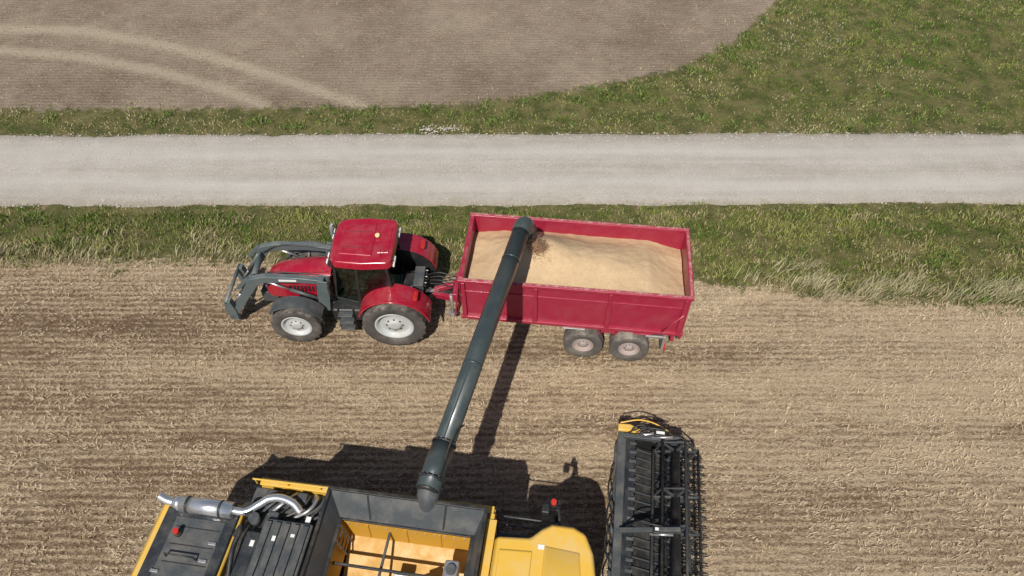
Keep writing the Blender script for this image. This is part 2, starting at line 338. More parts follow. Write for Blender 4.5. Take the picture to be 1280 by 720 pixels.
# stubble in drill rows
rowy=np.arange(1.6,16.6,.15); xs=[];ys=[]
for ry in rowy:
    n=1050; xx=rng.uniform(-23,23,n)
    yy=ry+(vn(xx*.12,xx*0+ry*.02,61)-.5)*1.0+(vn(xx*1.3,xx*0+ry*1.7,62)-.5)*.05+rng.normal(0,.018,n); xs.append(xx); ys.append(yy)
x=np.concatenate(xs); y=np.concatenate(ys)
lt=lite(x,y); mo=fbm(x*1.9,y*3.4,63); k=(grassd(x,y)<.1)&(rng.random(len(x))<np.clip(.2+3.0*(mo-.36)+.7*(lt-.5),.08,1)); x=x[k];y=y[k];lt=lt[k];mo=mo[k]
q=np.clip(.46+1.2*(lt-.45)+1.1*(mo-.5)+rng.normal(0,.26,len(x)),0,1)
c=lerp(A(.28,.185,.11),A(.72,.58,.39),q)
blades('stubble',x,y,.06+.09*rng.random(len(x)),.012+.014*rng.random(len(x)),c,.5,BLD)
# loose straw lying flat
n=60000; x=rng.uniform(-23,23,n); y=rng.uniform(1.5,16.2,n); k=(grassd(x,y)<.1)&(rng.random(n)<np.clip(3*(fbm(x*.9,y*2.2,67)-.36)+.8*(lite(x,y)-.5),.04,1)); x=x[k];y=y[k]
a=np.where(rng.random(len(x))<.75,rng.normal(0,.4,len(x)),rng.uniform(0,3.14,len(x)))
L=.04+.11*rng.random(len(x))**1.5; wd=.004+.005*rng.random(len(x)); z=.015+.05*rng.random(len(x))
ca_,sa_=np.cos(a),np.sin(a)
v=np.stack([np.stack([x-ca_*L/2-sa_*wd,y-sa_*L/2+ca_*wd,z],-1),np.stack([x-ca_*L/2+sa_*wd,y-sa_*L/2-ca_*wd,z],-1),np.stack([x+ca_*L/2+sa_*wd,y+sa_*L/2-ca_*wd,z+.02],-1),np.stack([x+ca_*L/2-sa_*wd,y+sa_*L/2+ca_*wd,z+.02],-1)],1).reshape(-1,3)
o=mk('loose_straw',v.tolist(),(np.arange(len(x))[:,None]*4+np.arange(4)[None]).tolist(),paint('straw',(.62,.49,.33),.8,dust=.5))
# residue on tilled field
x,y=region(60000,-26,18,23.8,42,lambda x,y:(grassd(x,y)<0)*(y>23)*np.clip(.2+1.4*(fbm(x*.7,y*1.2,71)-.35),.05,1))
y=np.round(y/.2)*.2+rng.normal(0,.03,len(y))
c=lerp(A(.22,.165,.11),A(.54,.45,.32),rng.random(len(x))); gg=rng.random(len(x))<.04+.3*(np.abs(y-ybn(x))<2)*(x>-2); c=np.where(gg[:,None],A(.16,.18,.07)[None,:],c)
blades('crop_residue',x,y,.03+.05*rng.random(len(x)),.02+.02*rng.random(len(x)),c,.8,BLD)
# pebbles on road & shoulders
n=3000; px=rng.uniform(-25,25,n); e=rng.random(n); py=np.where(e<.4,yrs(px)+np.abs(rng.normal(0,.35,n)),np.where(e<.85,yrn(px)-np.abs(rng.normal(-.05,.3,n)),rng.uniform(18.5,22.4,n)))
v=[];f=[]
for i in range(n):
    s=.012+.035*random.random()**2.5; b=len(v); zz=.05+.05*math.sin(math.pi*min(1,max(0,(py[i]-18.4)/4)))
    for p in((1,0,0),(-1,0,0),(0,1,0),(0,-1,0),(0,0,1),(0,0,-1)): v.append((px[i]+p[0]*s*random.uniform(.7,1.4),py[i]+p[1]*s*random.uniform(.7,1.4),zz+p[2]*s*.6))
    f+=[tuple(b+k for k in q) for q in((0,2,4),(2,1,4),(1,3,4),(3,0,4),(2,0,5),(1,2,5),(3,1,5),(0,3,5))]
for i in range(100):
    s=random.uniform(.015,.045); b=len(v); cxx=-2.9+random.gauss(0,.5); cyy=22.7+random.gauss(0,.12); zz=.05+.05*random.random()
    for p in((1,0,0),(-1,0,0),(0,1,0),(0,-1,0),(0,0,1),(0,0,-1)): v.append((cxx+p[0]*s*random.uniform(.7,1.4),cyy+p[1]*s*random.uniform(.7,1.4),zz+p[2]*s*.8))
    f+=[tuple(b+k for k in q) for q in((0,2,4),(2,1,4),(1,3,4),(3,0,4),(2,0,5),(1,2,5),(3,1,5),(0,3,5))]
mk('gravel_stones',v,f,paint('stone',(.45,.42,.37),.9,dust=.3))

# ---------------------------------------------------------------- TRAILER
P=empty('grain_trailer',(1.78,13.43,0),-6)
zb,zt=1.42,2.9; hx,hy=3.05,1.25
box('side_wall_far',(0,hy-.03,(zb+zt)/2),(6.1,.05,zt-zb),RED,P,.01)
box('side_wall_near',(0,-hy+.03,(zb+zt)/2),(6.1,.05,zt-zb),RED,P,.01)
box('front_wall',(-hx+.03,0,(zb+zt)/2),(.05,2*hy-.12,zt-zb),RED,P,.01)
box('tailgate',(hx+.0,0,(1.12+zt)/2),(.06,2*hy+.02,zt-1.12),RED,P,.012)
box('floor',(0,0,zb+.02),(6.0,2.38,.06),RED2,P,.01)
for s,nm in((1,'far'),(-1,'near')):
    box('top_rail_'+nm,(0,s*hy,zt+.02),(6.26,.12,.10),RED,P,.02)
    box('top_rail_cap_'+nm,(0,s*hy,zt+.078),(6.24,.07,.014),RAILR,P,.004)
    box('bottom_rail_'+nm,(0,s*(hy+.015),zb-.02),(6.2,.12,.12),RED,P,.02)
    box('mid_swage_'+nm,(0,s*(hy+.008),2.5),(6.0,.03,.04),RED,P,.01)
    prism('lower_sill_'+nm,[(-2.95,zb-.2),(-.9,zb-.2),(-.82,zb-.08),(-2.95,zb-.08)],s*(hy-.25),s*(hy-.05),RED,P,.01)
    for xx in(-2.98,-1.02,.98,2.96):
        prism('rib_'+nm,[(xx-.07,zb-.06),(xx+.07,zb-.06),(xx+.045,zt-.03),(xx-.045,zt-.03)],s*hy,s*(hy+.07),RED,P,.012)
box('top_rail_front',(-hx,0,zt+.022),(.12,2.37,.094),RED,P,.02)
box('top_rail_rear',(hx+.02,0,zt+.024),(.13,2.37,.10),RED,P,.02); box('top_rail_cap_rear',(hx+.02,0,zt+.081),(.07,2.42,.012),RAILR,P,.004)
for yy in(-.8,0,.8): box('tailgate_rib',(hx+.06,yy,1.95),(.06,.09,1.55),RED,P,.012)
for yy in(-.7,0,.7): box('front_rib',(-hx-.03,yy,2.1),(.07,.09,1.4),RED,P,.012)
for s in(-1,1):
    box('chassis_rail',(-.05,s*.5,1.17),(6.0,.14,.3),RED,P,.012)
    beam('drawbar',(-3.0,s*.45,1.05),(-4.15,s*.08,.78),.12,.18,RED,P)
    for xx in(-2.4,-1.2,.0,1.1,2.4): box('cross_bracket',(xx,s*.88,1.27),(.09,.62,.12),RED,P,.01)
for xx in(-2.6,-1,.4,1.72,2.8): box('cross_member',(xx,0,1.15),(.12,.86,.18),RED,P,.01)
box('drawbar_eye_plate',(-4.15,0,.76),(.3,.25,.1),STEEL,P)
cyl('drawbar_eye',(-4.3,0,.70),(-4.3,0,.82),.1,STEEL,P)
cyl('jack_stand',(-3.55,-.38,.35),(-3.55,-.38,1.2),.05,STEEL,P); cyl('jack_foot',(-3.55,-.38,.33),(-3.55,-.38,.36),.13,STEEL,P)
box('toolbox',(-3.3,-.1,1.28),(.35,.9,.3),RED,P,.02)
for yy in(-1.02,-.72): cyl('ladder_rail',(-3.22,yy,1.15),(-3.14,yy,2.85),.022,RED,P,segs=8)
for k in range(6): cyl('ladder_rung',(-3.21+.012*k,-1.02,1.25+.29*k),(-3.21+.012*k,-.72,1.25+.29*k),.016,RED,P,segs=8)
for k in range(4): pipe('hose',[(-3.1,-.25+.14*k,1.5),(-3.5,-.2+.1*k,1.35+.05*k),(-4.0,-.05+.06*k,1.25+.1*k),(-4.6,.05*k,1.15)],.018,BLK,P)
beam('front_hydraulic_stay',(-3.12,-1.15,2.8),(-3.3,-1.1,1.2),.05,.05,RED,P)
for xx in(.40,1.72):
    cyl('axle',(xx,-.9,.58),(xx,.9,.58),.07,GRY,P)
    for s in(-1,1): wheel('wheel',(xx,s*1.15,.58),.585,.48,.29,s,P,nl=26,lug=.02,rim=TRIM,slant=.18,rub=RUB2)
for s in(-1,1):
    beam('bogie_beam',(.3,s*.66,.72),(1.82,s*.66,.72),.12,.16,GRY,P)
    box('mudguard_stay',(1.06,s*1.12,1.22),(.42,.3,.16),RED,P,.02)
    box('fender_plate',(.1,s*1.26,1.33),(.62,.2,.025),STEEL,P,.008,(0,0,0))
    box('fender_plate',(2.0,s*1.26,1.33),(.5,.2,.025),RED,P,.008)
    beam('side_stay',(.72,s*1.27,1.4),(.86,s*1.2,1.0),.07,.05,RED,P)
    beam('side_stay',(1.38,s*1.27,1.4),(1.24,s*1.2,1.0),.07,.05,RED,P)
    box('rear_bumper_bracket',(2.62,s*1.20,1.02),(.07,.36,.6),STEEL,P,.01); box('rear_light',(2.68,s*1.24,.78),(.05,.3,.14),BEAC,P,.01)
    beam('rear_light_arm',(2.1,s*1.28,1.2),(2.68,s*1.28,1.2),.06,.07,STEEL,P); beam('rear_light_arm',(2.2,s*1.2,1.05),(2.64,s*1.2,1.05),.05,.05,STEEL,P)
    cyl('tailgate_cylinder',(2.5,s*1.33,1.5),(2.98,s*1.33,2.3),.025,RED,P,segs=10)
box('rear_bumper',(2.9,0,.85),(.1,2.2,.12),RED,P,.015)
gx=np.linspace(-3.0,3.0,150); gy=np.linspace(-1.2,1.2,64); GX,GY=np.meshgrid(gx,gy,indexing='ij')
GZ=2.54+.62*np.exp(-((GX+.95)**2/1.0+(GY-.05)**2/.5))+.34*np.exp(-((GX-.9)**2/1.6+(GY+.05)**2/.55))+.1*(fbm(GX*1.3+9,GY*1.7,81)-.5)+.02*(fbm(GX*6,GY*6,82)-.5)+.11*np.clip(-GY,0,1)
GZ-= .26*np.exp(-((GX+.98)**2+(GY-.05)**2)/.035)
GZ-= .16*np.clip((-2.1-GX)/.9,0,1)+.26*np.clip((GX-2.0)/1.0,0,1)+.10*np.clip((GY-.7)/.5,0,1)
gi=np.arange(GX.size).reshape(GX.shape)
m=N('grain'); a=m.noise(60,3,.7); b=m.noise(3,4,.6)
c=m.mix(m.ramp(a,.3,.7),(.35,.24,.13),(.62,.455,.28)); c=m.mix(m.ramp(b,.35,.7,0,.35),c,(.61,.44,.265)); m.base(c,.85); m.b.inputs['Specular IOR Level'].default_value=.2; m.bump(a,.4,.012)
GRAIN=m.m
mk('grain_load',np.stack([GX,GY,GZ],-1).reshape(-1,3).tolist(),np.stack([gi[:-1,:-1],gi[1:,:-1],gi[1:,1:],gi[:-1,1:]],-1).reshape(-1,4).tolist(),GRAIN,P,smooth=True)

# ---------------------------------------------------------------- TRACTOR (front towards -x)
P=empty('red_tractor',(-3.46,13.83,0),-1.5)
WX=.12; FX=-2.76
for s in(-1,1):
    wheel('rear_wheel',(WX,s*1.14,.95),.95,.58,.55,s,P,nl=20,lug=.05)
    wheel('front_wheel',(FX,s*1.12,.76),.76,.48,.43,s,P,nl=18,lug=.045)
    pr=[];pin=[]
    for k in range(17):
        a=R(12+k*(160-12)/16)
        pr.append((WX+1.07*math.cos(a),.95+1.05*math.sin(a))); pin.append((WX+1.025*math.cos(a),.95+1.005*math.sin(a)))
    prism('rear_fender',pr+pin[::-1],s*.66,s*1.36,TRED,P,.018)
    prism('fender_inner_skirt',[(WX+(x-WX)*.98,z-.01) for x,z in pr]+[(-.8,.9),(1.1,.9)],s*.64,s*.68,BLK,P,.0)
    box('fender_light',(.78,s*1.0,1.88),(.1,.3,.1),BEAC,P,.015,(0,40,0))
    pr=[];pin=[]
    for k in range(9):
        a=R(25+k*115/8); pr.append((FX+.88*math.cos(a),.76+.86*math.sin(a))); pin.append((FX+.85*math.cos(a),.76+.83*math.sin(a)))
    prism('front_fender',pr+pin[::-1],s*.86,s*1.32,GRY,P,.012)
    beam('fender_stay',(-2.7,s*.5,1.2),(-2.7,s*.92,1.55),.06,.04,BLK,P)
cyl('rear_axle',(WX,-.95,.93),(WX,.95,.93),.17,GRY,P); cyl('front_axle',(FX,-.95,.7),(FX,.95,.7),.12,GRY,P)
box('transmission',(-.5,0,.95),(1.9,.62,.75),GRY,P,.05); box('engine_block',(-2.3,0,1.0),(1.9,.56,.7),BLK,P,.04)
box('front_weight_carrier',(-3.75,0,.85),(.5,.6,.45),GRY,P,.04)
secs=[(-1.72,.50,1.20,2.04),(-2.3,.49,1.18,2.03),(-2.9,.47,1.12,1.96),(-3.35,.44,1.05,1.84),(-3.62,.39,1.02,1.68),(-3.76,.30,1.05,1.46)]
v=[];f=[]
ring=[(-1,0),(-1,.55),(-.95,.76),(-.78,.9),(-.55,.965),(-.3,.99),(0,1),(.3,.99),(.55,.965),(.78,.9),(.95,.76),(1,.55),(1,0)]
for (xx,hw,z0,z1) in secs:
    for a,b in ring: v.append((xx,a*hw,z0+(z1-z0)*b))
k=len(ring)
for i in range(len(secs)-1):
    for j in range(k-1): f.append((i*k+j,i*k+j+1,(i+1)*k+j+1,(i+1)*k+j))
f.append(tuple(range(k))); f.append(tuple(range((len(secs)-1)*k,len(secs)*k))[::-1])
fixn(mk('bonnet',v,f,TRED,P,bevel=.008))
for s in(-1,1):
    multibox('bonnet_vents',[((-2.95+.11*i,s*.482,1.5),(.06,.03,.24)) for i in range(9)],BLK,P)
    box('headlight',(-3.70,s*.24,1.38),(.12,.18,.12),WHT,P,.02)
    beam('bonnet_crease',(-1.8,s*.30,2.035),(-3.2,s*.27,1.90),.012,.01,BLK,P,0)
box('nose_grille',(-3.74,0,1.22),(.1,.5,.3),BLK,P,.02)
hw=.8; z0,z1=1.25,2.82
base=[(-1.62,-.62),(-1.62,.62),(-.9,hw),(.15,.78),(.15,-.78),(-.9,-hw)]
plan('cab_floor',base,.95,1.3,CABF,P,.02)
top=[(-1.42,-.62),(-1.42,.62),(-.8,.78),(.02,.74),(.02,-.74),(-.8,-.78)]
n=len(base)
for i in range(n):
    j=(i+1)%n; a0=Vector((*base[i],z0+.05)); b0=Vector((*base[j],z0+.05)); a1=Vector((*top[i],z1)); b1=Vector((*top[j],z1))
    mk('glass_pane',[a0,b0,b1,a1],[(0,1,2,3)],GLS,P)
    beam('cab_pillar',a0,a1,.075,.075,BLK,P); beam('cab_sill',a0,b0,.06,.06,BLK,P); beam('cab_header',a1,b1,.06,.06,BLK,P)
roof=[(-1.52,-.66),(-1.56,0),(-1.52,.66),(-1.36,.86),(-.6,.93),(.12,.88),(.24,.74),(.26,0),(.24,-.74),(.12,-.88),(-.6,-.93),(-1.36,-.86)]
plan('roof',roof,2.83,3.07,TRED,P,.05,4,.05)
plan('roof_raised_panel',[(-1.28,-.55),(-1.28,.55),(-.35,.62),(-.35,-.62)],3.068,3.10,TRED,P,.02,3,.05)
plan('roof_rear_hatch',[(-.22,-.5),(-.22,.5),(.1,.48),(.1,-.48)],3.068,3.092,TRED,P,.015,3,.05)
multibox('roof_grooves',[((-.82,s*.30,3.101),(.75,.012,.006)) for s in(-1,1)],BLK,P)
plan('roof_light_bar',[(-1.58,-.72),(-1.60,.72),(-1.42,.82),(-1.42,-.82)],2.76,2.87,BLK,P,.02)
for s in(-1,1):
    for q in(.35,.58): box('work_light',(-1.6,s*q,2.80),(.06,.15,.09),WHT,P,.015)
    for q in(.45,.65): box('rear_work_light',(.24,s*q,2.82),(.06,.15,.09),WHT,P,.015)
    pipe('mirror_arm',[(-1.4,s*.72,2.55),(-1.5,s*1.0,2.62),(-1.52,s*1.2,2.6)],.018,BLK,P); box('mirror',(-1.5,s*1.22,2.42),(.07,.2,.36),BLK,P,.03)
cyl('roof_beacon',(-.28,.12,3.10),(-.28,.12,3.17),.065,AMB,P)
cyl('antenna',(-.1,-.6,3.05),(-.02,-.62,3.55),.006,BLK,P,segs=6)
box('seat_base',(-.55,0,1.55),(.5,.5,.35),SEAT,P,.06); box('seat_back',(-.25,0,1.95),(.14,.5,.6),SEAT,P,.06)
cyl('steering_column',(-1.35,0,1.3),(-1.1,0,1.85),.05,BLK,P)
lathe('steering_wheel',[(.2,0),(.22,.015),(.2,.03),(.18,.015),(.2,0)],(0,0,0),BLK,P,24)
D.objects['steering_wheel'].location=(-1.05,0,1.9); D.objects['steering_wheel'].rotation_euler=(R(90),R(0),R(0))
box('dash',(-1.4,0,1.6),(.25,.5,.5),CABF,P,.05); box('armrest_console',(-.6,-.38,1.75),(.5,.14,.12),CABF,P,.03)
cyl('exhaust_stack',(-1.72,.62,1.6),(-1.72,.62,2.8),.065,GRY,P); pipe('exhaust_tip',[(-1.72,.62,2.78),(-1.72,.64,2.9),(-1.66,.70,3.0)],.05,STEEL,P)
for s in(-1,1):
    box('fuel_tank',(-1.25,s*.72,.82),(1.05,.42,.5),BLK,P,.08)
    for k in range(3): box('cab_step',(-1.35,s*(1.0+.03*(2-k)),.45+.27*k),(.42,.22,.035),GRY,P,.01)
    beam('step_side',(-1.57,s*1.05,.42),(-1.57,s*.93,1.15),.03,.04,BLK,P); beam('step_side',(-1.13,s*1.05,.42),(-1.13,s*.93,1.15),.03,.04,BLK,P)
    pipe('handrail',[(-1.6,s*.78,1.4),(-1.68,s*.9,1.6),(-1.62,s*.85,2.2)],.015,BLK,P)
for s in(-1,1):
    beam('lower_link',(.3,s*.35,.75),(1.15,s*.46,.62),.08,.1,GRY,P); beam('lift_arm',(.25,s*.3,1.35),(.85,s*.42,1.4),.08,.1,BLK,P); cyl('lift_rod',(.85,s*.42,1.4),(.9,s*.43,.68),.03,STEEL,P)
    cyl('lift_cylinder',(.35,s*.45,.8),(.75,s*.42,1.38),.05,GRY,P)
beam('top_link',(.3,0,1.2),(1.05,0,1.05),.06,.07,GRY,P); box('rear_housing',(.5,0,1.1),(.55,.6,.6),BLK,P,.04); box('valve_block',(.75,0,1.5),(.3,.75,.22),GRY,P,.02)
for k in range(6): cyl('coupler',(.9,-.3+.12*k,1.5),(.98,-.3+.12*k,1.5),.022,STEEL if k%2 else BLK,P,segs=8)
box('hitch',(.8,0,.72),(.35,.25,.12),GRY,P,.02); cyl('pto_shaft',(.5,0,.72),(1.7,0,.9),.05,BLK,P)
box('number_plate',(.6,-.75,1.72),(.04,.4,.12),WHT,P,.005)
def arm(y,pts,hts,wd,nm):
    up=[];dn=[]
    for i,(x,z) in enumerate(pts):
        a=pts[max(0,i-1)];b=pts[min(len(pts)-1,i+1)]; dx,dz=b[0]-a[0],b[1]-a[1]; l=math.hypot(dx,dz); nx_,nz_=-dz/l,dx/l; h=hts[i]/2
        up.append((x+nx_*h,z+nz_*h)); dn.append((x-nx_*h,z-nz_*h))
    prism(nm,up+dn[::-1],y-wd/2,y+wd/2,LOADG,P,.02)
for s in(-1,1):
    Y_=s*.63
    arm(Y_,[(-1.85,2.02),(-2.6,2.1),(-3.5,2.1),(-3.86,1.98),(-4.2,1.45),(-4.78,.52)],[.16,.2,.24,.32,.26,.18],.17,'loader_arm')
    prism('loader_mast',[(-2.15,.75),(-1.8,.75),(-1.7,1.6),(-1.72,2.12),(-2.0,2.15),(-2.1,1.6)],s*.51,s*.54,LOADG,P,.012)
    prism('loader_mast_outer',[(-2.15,.85),(-1.85,.85),(-1.74,1.6),(-1.72,2.12),(-2.0,2.15),(-2.1,1.6)],s*.73,s*.78,LOADG,P,.012)
    box('mast_foot',(-2.0,s*.5,.9),(.55,.3,.35),GRY,P,.03)
    cyl('lift_ram_body',(-2.05,s*.64,1.2),(-2.9,s*.64,1.62),.055,GRY,P); cyl('lift_ram_rod',(-2.9,s*.64,1.62),(-3.5,s*.64,1.95),.03,CHR,P)
    cyl('tilt_ram_body',(-3.98,s*.42,1.98),(-4.5,s*.46,1.2),.055,LOADG,P); cyl('tilt_ram_rod',(-4.5,s*.46,1.2),(-4.78,s*.5,.8),.028,CHR,P)
    beam('levelling_link',(-4.0,s*.63,2.08),(-4.42,s*.63,1.62),.1,.1,LOADG,P)
    prism('carriage_plate',[(-4.72,.3),(-4.94,.28),(-5.02,.75),(-4.94,1.12),(-4.78,1.12),(-4.7,.7)],s*.56,s*.76,LOADG,P,.015)
    pipe('loader_hose',[(-1.9,s*.5,2.1),(-2.6,s*.52,2.22),(-3.4,s*.52,2.2),(-3.9,s*.48,1.95)],.018,BLK,P)
    box('loader_decal',(-2.85,s*.719,2.1),(.5,.004,.08),WHT,P,0)
cyl('loader_torque_tube',(-4.0,-.6,1.78),(-4.0,.6,1.78),.09,LOADG,P)
cyl('carriage_tube_top',(-4.9,-.76,1.08),(-4.9,.76,1.08),.05,LOADG,P); cyl('carriage_tube_low',(-4.88,-.76,.42),(-4.88,.76,.42),.05,LOADG,P)

# ---------------------------------------------------------------- COMBINE (front towards +x)
P=empty('combine_harvester',(-1.9,4.45,0),-8)
for s in(-1,1):
    wheel('front_wheel',(1.45,s*1.38,1.0),1.0,.74,.5,s,P,nl=20,lug=.06,rim=YEL)
    wheel('rear_wheel',(-4.0,s*1.25,.68),.68,.5,.34,s,P,nl=18,lug=.045,rim=YEL)
cyl('front_axle',(1.45,-1.2,1.0),(1.45,1.2,1.0),.16,GRY,P); cyl('rear_axle',(-4,-1.1,.7),(-4,1.1,.7),.12,GRY,P)
prism('body_core',[(-5.5,1.2),(1.2,.9),(1.3,2.0),(-1.95,2.05),(-1.95,3.0),(-5.1,3.0),(-5.7,2.4)],-1.08,1.08,BLK,P,.03)
for s in(-1,1):
    prism('side_panel',[(-3.7,1.5),(-.2,1.35),(.5,2.1),(1.35,2.2),(1.35,3.42),(-3.6,3.30),(-3.85,2.6)],s*1.62,s*1.72,YEL,P,.03)
    prism('rear_side_panel',[(-5.6,1.4),(-3.9,1.5),(-3.9,3.1),(-5.2,3.1),(-5.8,2.3)],s*1.08,s*1.2,YEL,P,.03)
    box('side_top_lip',(-1.15,s*1.66,3.40),(4.95,.16,.05),YEL,P,.015,(0,-1.4,0))
    beam('side_railing',(-3.75,s*1.62,3.5),(-1.95,s*1.62,3.55),.035,.035,YEL,P)
    for xx in(-3.7,-3.0,-2.3): beam('railing_post',(xx,s*1.62,3.3),(xx,s*1.62,3.52),.03,.03,YEL,P)
box('walkway_far',(-2.75,1.35,3.12),(2.0,.5,.05),GRY,P,.01); box('walkway_near',(-2.75,-1.35,3.12),(2.0,.5,.05),GRY,P,.01)
plan('rear_hood',[(-5.38,-1.0),(-5.38,1.0),(-3.75,1.0),(-3.75,-1.0)],3.0,3.26,YEL,P,.06,4,.02)
prism('rear_hood_slope',[(-5.3,3.24),(-5.44,3.25),(-5.95,2.4),(-5.95,1.7),(-5.6,1.7)],-1.12,1.12,YEL,P,.05,4)
plan('hood_black_panel',[(-5.32,-.95),(-5.32,.95),(-3.80,.95),(-3.80,-.95)],3.26,3.33,GBLK,P,.03,3,.02)
plan('hood_inset',[(-5.05,-.8),(-5.05,.72),(-4.0,.72),(-4.0,-.8)],3.325,3.345,GRY,P,.012,2,.03)
for yy in(-.55,-.2,.15,.5): box('hood_crease',(-4.5,yy,3.35),(.9,.02,.012),BLK,P,.004)
cyl('hood_beacon_base',(-4.85,.35,3.34),(-4.85,.35,3.42),.07,BLK,P); cyl('hood_beacon',(-4.85,.35,3.42),(-4.85,.35,3.54),.055,BEAC,P)
for (xx,yy) in((-4.1,.25),(-4.15,-.1),(-5.0,-.4)): box('hood_latch',(xx,yy,3.36),(.16,.06,.03),STEEL,P,.01)
pipe('hood_handrail',[(-4.9,-.1,3.34),(-4.88,-.1,3.5),(-4.3,-.1,3.5),(-4.28,-.1,3.34)],.018,BLK,P,False)
ez_=3.44; ey_=.93
cyl('exhaust_muffler',(-5.0,ey_,ez_),(-3.9,ey_,ez_),.165,CHR,P,segs=28); cyl('muffler_cone',(-5.18,ey_,ez_),(-5.0,ey_,ez_),.1,CHR,P,.165)
pipe('exhaust_tail',[(-5.15,ey_,ez_),(-5.3,ey_+.01,ez_+.02),(-5.48,ey_+.06,ez_+.06)],.09,CHR,P)
for xx in(-4.85,-4.15): cyl('muffler_band',(xx-.025,ey_,ez_),(xx+.025,ey_,ez_),.173,BLK,P)
pipe('exhaust_elbow',[(-3.92,ey_,ez_),(-3.65,ey_+.02,ez_),(-3.45,1.1,3.46),(-3.2,1.26,3.52),(-2.75,1.22,3.52),(-2.55,1.08,3.46)],.08,CHR,P)
cyl('coupling_box',(-3.62,1.0,3.2),(-3.62,1.0,3.5),.13,BLK,P); cyl('coupling_box',(-3.45,.85,3.2),(-3.45,.85,3.45),.11,GRY,P)
pipe('coolant_pipe',[(-3.75,.5,3.3),(-3.6,.6,3.5),(-3.6,.2,3.5),(-3.55,-.3,3.35)],.05,BLK,P)
box('engine_bay',(-2.85,0,3.1),(1.7,2.15,.2),BLK,P,.03)
box('cooler_housing',(-2.68,.1,3.35),(1.0,1.5,.36),GRY,P,.04)
multibox('cooler_slats',[((-3.06+.19*i,.1,3.555),(.12,1.36,.05)) for i in range(5)],GRY,P,.01)
multibox('cooler_labels',[((-2.85,.45,3.583),(.07,.1,.006)),((-2.5,.55,3.583),(.08,.06,.006)),((-3.3,.35,3.425),(.08,.12,.006))],WHT,P)
box('engine_cover',(-3.35,.0,3.3),(.3,1.2,.24),GBLK,P,.05)
cyl('air_filter',(-3.4,-.9,3.45),(-2.4,-.9,3.45),.17,BLK,P)
for i in range(8): pipe('deck_hose',[(-3.6+.18*i,1.02,3.25),(-3.4+.2*i,1.2,3.34+.03*(i%4)),(-3.2+.17*i,1.45,3.3),(-3.1+.13*i,1.58,3.15)],.016+.01*(i%3),[BLK,GRY,STEEL][i%3],P)
for (xx,yy) in((-2.3,.75),(-3.1,.95),(-2.1,1.3),(-3.3,1.4),(-2.65,1.42)): box('deck_box',(xx,yy,3.28),(.22,.2,.22),GRY,P,.03)
box('warning_label',(-2.35,.95,3.43),(.1,.14,.006),WHT,P,0)
tx0,tx1,ty=-1.75,1.0,1.12
def quad(nm,pts,mat,th=.04):
    o=mk(nm,pts,[(0,1,2,3)],mat,P); sm_=o.modifiers.new('s','SOLIDIFY'); sm_.thickness=th; sm_.offset=0; return o
zi,zf=3.35,2.1
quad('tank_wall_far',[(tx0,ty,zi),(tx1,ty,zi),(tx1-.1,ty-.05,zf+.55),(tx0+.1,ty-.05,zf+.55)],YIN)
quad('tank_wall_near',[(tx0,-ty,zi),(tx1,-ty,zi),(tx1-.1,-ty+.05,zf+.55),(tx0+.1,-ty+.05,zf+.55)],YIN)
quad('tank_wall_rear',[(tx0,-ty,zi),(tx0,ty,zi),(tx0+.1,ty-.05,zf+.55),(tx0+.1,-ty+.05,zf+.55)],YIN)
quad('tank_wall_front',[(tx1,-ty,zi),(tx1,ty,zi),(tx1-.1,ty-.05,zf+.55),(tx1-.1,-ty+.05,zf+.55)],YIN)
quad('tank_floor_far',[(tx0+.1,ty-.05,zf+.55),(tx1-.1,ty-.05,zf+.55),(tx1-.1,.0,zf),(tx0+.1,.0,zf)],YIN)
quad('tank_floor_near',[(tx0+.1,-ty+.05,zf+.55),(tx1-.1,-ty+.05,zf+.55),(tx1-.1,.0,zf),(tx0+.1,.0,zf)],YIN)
for xx in(-1.2,-.4,.3): beam('wall_stiffener',(xx,ty-.035,zi-.08),(xx,ty-.075,zf+.6),.05,.03,YIN,P)
multibox('wall_bolts',[((xx,ty-.045,z_),(.03,.02,.03)) for xx in np.arange(-1.6,.9,.2) for z_ in(3.2,2.85)],STEEL,P)
ex0,ex1,ey,ez=-1.98,1.2,1.5,3.86
quad('extension_far',[(tx0,ty,zi),(tx1,ty,zi),(ex1,ey,ez),(ex0,ey,ez)],GRY,.03)
quad('extension_near',[(tx0,-ty,zi),(tx1,-ty,zi),(ex1,-ey,ez),(ex0,-ey,ez)],GRY,.03)
quad('extension_rear',[(tx0,-ty,zi),(tx0,ty,zi),(ex0,ey,ez),(ex0,-ey,ez)],GRY,.03)
quad('extension_front',[(tx1,-ty,zi),(tx1,ty,zi),(ex1,ey,ez),(ex1,-ey,ez)],GRY,.03)
for s in(-1,1):
    beam('extension_edge',(ex0-.03,s*ey,ez),(ex1+.03,s*ey,ez),.07,.06,BLK,P)
beam('extension_edge',(ex0,-ey,ez+.002),(ex0,ey,ez+.002),.07,.06,BLK,P); beam('extension_edge',(ex1,-ey,ez+.002),(ex1,ey,ez+.002),.07,.06,BLK,P)
for s in(-1,1):
    beam('tank_inner_rail',(tx0,s*(ty-.02),zi+.01),(tx1,s*(ty-.02),zi+.01),.05,.05,BLK,P)
beam('tank_inner_rail',(tx0+.02,-ty,zi+.014),(tx0+.02,ty,zi+.014),.09,.06,BLK,P); beam('tank_inner_rail',(tx1-.02,-ty,zi+.014),(tx1-.02,ty,zi+.014),.09,.06,BLK,P)
for xx in(-1.2,.4): beam('extension_rib',(xx*.93,ty+.02,zi+.05),(xx,ey-.03,ez-.01),.04,.03,BLK,P)
